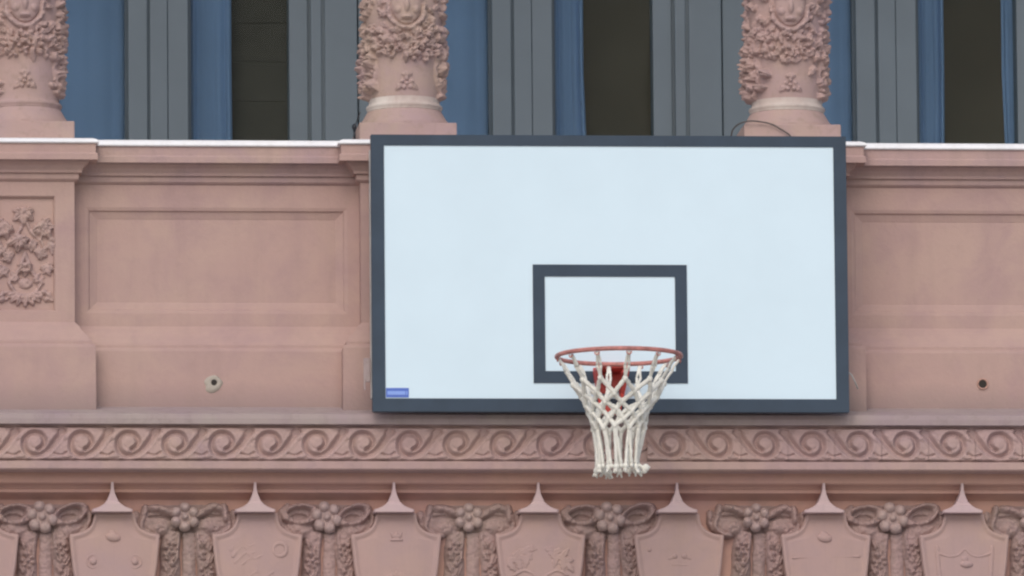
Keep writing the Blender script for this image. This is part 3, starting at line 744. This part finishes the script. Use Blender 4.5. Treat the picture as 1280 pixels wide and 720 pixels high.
# ================================================================== BASKETBALL HOOP
PBd = 0.36
bx0, bx1 = X(465.5, PBd, 340), X(1058.5, PBd, 340)
bz1, bz0 = Z(170.3, PBd, 762), Z(514.3, PBd, 762)
hoop = empty('basketball_hoop', ((bx0+bx1)/2, -PBd, bz0), label='white basketball backboard with dark border, red rim and net on pink parapet', category='basketball hoop')
HI = Matrix.Translation(hoop.location).inverted()
def hown(o, par=None):
    if par: o.parent = par
    else: o.parent = hoop; o.matrix_parent_inverse = HI
    return o
bd = hown(MB().box(bx0, bx1, PBd-0.03, PBd, bz0, bz1, 0.003).build('backboard', 'board'))
def frame4(mb_, x0, x1, z0, z1, wl, wt, wb, p):
    # flat painted border, 3 mm proud
    mb_.box(x0, x1, p-0.002, p+0.0035, z1-wt, z1); mb_.box(x0, x1, p-0.002, p+0.0035, z0, z0+wb)
    mb_.box(x0, x0+wl, p-0.002, p+0.0035, z0+wb, z1-wt); mb_.box(x1-wl, x1, p-0.002, p+0.0035, z0+wb, z1-wt)
q = MB(); frame4(q, bx0-0.002, bx1+0.002, bz0-0.002, bz1+0.002, 16*U, 13.5*U, 16.5*U, PBd); hown(q.build('border', 'navy'), bd)
q = MB()
for (a, c, e_, f_) in ((bx0-0.003, bx0-0.001, bz0, bz1), (bx1+0.001, bx1+0.003, bz0, bz1)): q.box(a, c, PBd-0.032, PBd, e_, f_)
q.box(bx0, bx1, PBd-0.032, PBd, bz0-0.003, bz0-0.001); q.box(bx0, bx1, PBd-0.032, PBd, bz1+0.001, bz1+0.003)
hown(q.build('edge_band', 'navy'), bd)
sx0, sx1 = X(666.3, PBd, 400), X(859, PBd, 400); sz1, sz0 = Z(331, PBd, 762), Z(479, PBd, 762)
q = MB(); frame4(q, sx0, sx1, sz0, sz1, 15*U, 15*U, 15*U, PBd); hown(q.build('shooter_square', 'navy'), bd)
ax0, ax1 = X(482.5, PBd, 490), X(511, PBd, 490); az1, az0 = Z(485, PBd, 495), Z(496.8, PBd, 495)
q = MB().box(ax0, ax1, PBd-0.001, PBd+0.0015, az0, az1).build('sticker', 'sticker'); hown(q, bd)
q = MB().box(ax0+0.005, ax1-0.013, PBd+0.0015, PBd+0.0025, az0+0.010, az1-0.012).box(ax1-0.010, ax1-0.005, PBd+0.0015, PBd+0.0025, az0+0.010, az1-0.012).build('print', 'sticker_pale'); hown(q, bd)
# steel frame behind, hooked over to the parapet
q = MB()
for x_ in (bx0+0.012, bx0+0.62, bx1-0.62, bx1-0.05):
    q.box(x_-0.018, x_+0.018, PBd-0.07, PBd-0.034, bz0+0.05, bz1-0.05, 0.003)
for z_ in (bz0+0.12, bz1-0.12): q.box(bx0+0.03, bx1-0.03, PBd-0.105, PBd-0.072, z_-0.02, z_+0.02, 0.003)
for x_ in (bx0+0.18, bx1-0.18): q.box(x_-0.02, x_+0.02, 0.188, PBd-0.104, bz1-0.14, bz1-0.10, 0.003)
for x_ in (bx0+0.18, bx1-0.18): q.box(x_-0.02, x_+0.02, 0.178, PBd-0.104, bz0+0.10, bz0+0.14, 0.003)
sfm = hown(q.build('mounting_frame', 'steel'))
q = MB(); x_ = X(458.5, 0.33, 470)
q.box(x_-0.012, x_+0.014, 0.325, 0.331, Z(478, 0.33), Z(448, 0.33), 0.002)
q.tube([(x_-0.006, -0.33, Z(474, 0.33)), (x_-0.009, -0.33, Z(482, 0.33)), (x_-0.007, -0.332, Z(488, 0.33))], 0.004, 8)
hown(q.build('clamp_strap', 'ledge'))
q = MB(); q.tube([(bx1-0.01, -0.33, Z(460, 0.33)), (X(1063, 0.33), -0.335, Z(468, 0.33)), (X(1067, 0.33), -0.332, Z(476, 0.33)), (X(1071, 0.33), -0.325, Z(485, 0.33))], 0.0028, 8)
hown(q.build('tie_wire', 'steel', smooth=True))

# rim
rc = PBd+0.15+0.225
rx = X(773.5, rc, 445); rz = Z(445.3, rc, 773)
RR = 0.2325
q = MB(); q.tube([(rx+RR*math.cos(a), -rc+RR*math.sin(a), rz) for a in [2*math.pi*k/72 for k in range(72)]], 0.0085, 12, True)
rim = hown(q.build('rim', 'rim', smooth=True))
NA = 12; ang = [2*math.pi*k/NA+R(4) for k in range(NA)]
for a in ang:
    q = MB(); c = Vector((rx+RR*math.cos(a), -rc+RR*math.sin(a), rz-0.010)); t = Vector((-math.sin(a), math.cos(a), 0))
    q.tube([c+t*0.009, c+t*0.008+Vector((0, 0, -0.008)), c+Vector((0, 0, -0.012)), c-t*0.008+Vector((0, 0, -0.008)), c-t*0.009], 0.0025, 8)
    hown(q.build('net_hook', 'rim', smooth=True), rim)
# bracket: plate on the board, two tapering arms out to the ring, tongue under the ring
q = MB()
bxc = rx
q.box(bxc-0.062, bxc+0.062, PBd+0.003, PBd+0.010, rz-0.020, rz+0.004, 0.002)
q.box(bxc-0.045, bxc+0.045, PBd+0.010, rc-RR-0.002, rz-0.013, rz-0.006, 0.001)
for s_ in (-1, 1):
    prof = [(PBd+0.003, rz-0.013), (rc-RR+0.012, rz-0.009), (rc-RR+0.012, rz-0.019), (PBd+0.055, rz-0.10), (PBd+0.040, rz-0.152), (PBd+0.003, rz-0.165)]
    lo_ = [[q.bm.verts.new((bxc+s_*(0.056+dx_-0.22*max(0, (rz-0.05-z))*1.0), -p, z)) for p, z in prof] for dx_ in (-0.007, 0.007)]
    q.bm.faces.new(lo_[0]); q.bm.faces.new(lo_[1][::-1])
    for k in range(6): q.bm.faces.new((lo_[0][k], lo_[0][(k+1) % 6], lo_[1][(k+1) % 6], lo_[1][k]))
q.box(bxc-0.052, bxc-0.001, PBd+0.0031, PBd+0.016, rz-0.095, rz-0.0205, 0.003)
q.box(bxc+0.006, bxc+0.05, PBd+0.0031, PBd+0.016, rz-0.085, rz-0.0205, 0.003)
q.box(bxc-0.048, bxc+0.044, PBd+0.0031, PBd+0.018, rz-0.175, rz-0.140, 0.003)
for x_ in (-0.03, 0.03): q.tube([(bxc+x_, -(PBd+0.016), rz-0.158), (bxc+x_, -(PBd+0.026), rz-0.158)], 0.008, 6)
hown(q.build('rim_bracket', 'bracket'))

# net: hook loops, a band of knotted diamonds, long tails ending in frayed knots
r = random.Random(12)
LV = [(-0.012, RR-0.004), (-0.105, 0.170), (-0.150, 0.140), (-0.183, 0.122), (-0.214, 0.109), (-0.244, 0.100), (-0.274, 0.094)]
def node(l, k):
    z, rad = LV[l]; k = k % NA
    a = ang[0]+2*math.pi*(k+(0 if l < 2 else 0.5*((l-1) % 2)))/NA
    j = random.Random(l*100+k)
    if l > 0: a += j.uniform(-0.07, 0.07); rad *= 1+j.uniform(-0.04, 0.04); z += j.uniform(-0.006, 0.006)
    return Vector((rx+rad*math.cos(a)+(-0.004 if l > 2 else 0), -rc+rad*math.sin(a), rz+z))
q = MB()
def cord(a, b, rad, sag=0.0, n=6):
    pts = []
    mid = Vector((rx, -rc, 0))
    for i in range(n+1):
        t = i/n; v = a.lerp(b, t); off = math.sin(math.pi*t)
        d_ = (mid-v); d_.z = 0; d_.normalize()
        v = v+d_*sag*off+Vector((r.uniform(-1, 1), r.uniform(-1, 1), 0))*0.0012*off
        pts.append(v)
    q.tube(pts, rad, 7, rf=lambda t: rad*(1+0.12*math.sin(t*23)))
for k in range(NA):                          # a slim doubled loop hangs straight down from every hook
    a = node(0, k); b = node(1, k); t = Vector((-math.sin(ang[k]), math.cos(ang[k]), 0))
    for s_ in (-1, 1):
        m_ = a.lerp(b, 0.5)+t*0.0075*s_
        cord(a+t*0.002*s_, m_, 0.0056, 0.004, 4); cord(m_, b, 0.0056, 0.002, 4)
for l in range(1, 6):
    for k in range(NA):
        a = node(l, k)
        for dk in ((0, -1) if l % 2 == 1 else (0, 1)):
            cord(a, node(l+1, k+dk), 0.0086, 0.0)
for l in range(1, 7):
    for k in range(NA): q.ball(node(l, k), 0.0112, (1, 1, 1.15), 8)
for k in range(NA):
    a = node(6, k); j = random.Random(500+k)
    th = ang[0]+2*math.pi*(k+0.5)/NA
    zb_ = rz-0.424+j.uniform(-0.008, 0.006); rb = 0.074+j.uniform(-0.008, 0.006)
    b = Vector((rx-0.006+rb*math.cos(th)+j.uniform(-.008, .008), -rc+rb*math.sin(th), zb_))
    cord(a, b, 0.0070, 0.004, 8); 
    th2 = th+0.26; b2 = Vector((rx-0.006+rb*math.cos(th2), -rc+rb*math.sin(th2), zb_+0.004))
    cord(a+Vector((0.003, 0, 0)), b2, 0.0062, 0.002, 8)
    q.ball(b, 0.0125, (1, 1, 1.1), 8); q.ball(b2, 0.009, (1, 1, 1.1), 8)
    out = Vector((math.cos(th), math.sin(th), 0))
    for s_ in range(4):
        e_ = b+out*j.uniform(0.0, 0.012)+Vector((j.uniform(-.014, .016), j.uniform(-.01, .01), -j.uniform(0.012, 0.026)))
        q.tube([b, b.lerp(e_, 0.5)+Vector((j.uniform(-.002, .002), 0, 0)), e_], 0.004, 6)
# one tail flicked out to the right
t0 = Vector((rx+0.064, -rc-0.03, rz-0.410)); q.tube([t0, t0+Vector((0.016, 0, -0.012)), t0+Vector((0.033, 0, -0.008)), t0+Vector((0.044, 0, -0.016))], 0.0075, 8); q.ball(t0+Vector((0.03, 0, -0.014)), 0.013, (1.1, 1, 1.2), 8)
q.tube([t0+Vector((0.02, 0, -0.012)), t0+Vector((0.028, 0, -0.034))], 0.008, 8)
hown(q.build('net', 'net', smooth=True))

# ================================================================== SMALL THINGS
q = MB(); fx, fz_ = X(443, 0.16, 158), Z(160, 0.16)
q.ball((fx, -0.16, fz_), 0.012, (0.8, 1.1, 1.15), 12); q.box(fx-0.004, fx+0.005, 0.15, 0.16, zc1-0.002, fz_-0.008)
q.tube([(fx+0.004, -0.155, fz_+0.008), (fx+0.012, -0.13, fz_+0.03), (fx+0.022, -0.10, fz_+0.055), (fx+0.030, -0.05, fz_+0.075)], 0.0022, 8)
fx_ = q.build('light_fitting', 'black', smooth=True); fx_['label'] = 'tiny black fitting with a wire beside the middle column base'; fx_['category'] = 'light fitting'
q = MB(); pc = CP+0.20
pts = [(X(914, 0.0, 160), -0.0, Z(169, 0.0)), (X(916, 0.06, 160), -0.06, Z(161, 0.06)), (X(924, 0.10, 160), -0.10, Z(153.5, 0.10)), (X(938, pc, 155), -pc, Z(150, pc)), (X(952, pc, 155), -pc, Z(151, pc)), (X(965, pc, 155), -pc, Z(154, pc)), (X(976, pc, 155), -pc, Z(160, pc)), (X(986, pc, 155), -pc, Z(166.5, pc)), (X(990, pc, 155), -pc, Z(172, pc))]
sp = []
for i in range(len(pts)-1):
    P4 = [Vector(pts[max(0, i-1)]), Vector(pts[i]), Vector(pts[i+1]), Vector(pts[min(len(pts)-1, i+2)])]
    for k in range(5):
        t = k/5; a, b, c, d_ = P4; sp.append(0.5*((2*b)+(-a+c)*t+(2*a-5*b+4*c-d_)*t*t+(-a+3*b-3*c+d_)*t**3))
sp.append(Vector(pts[-1]))
q.tube(sp, 0.0030, 8)
cb_ = q.build('cable', 'cable', smooth=True); cb_['label'] = 'thin dark cable draped over the base of the right carved column'; cb_['category'] = 'cable'
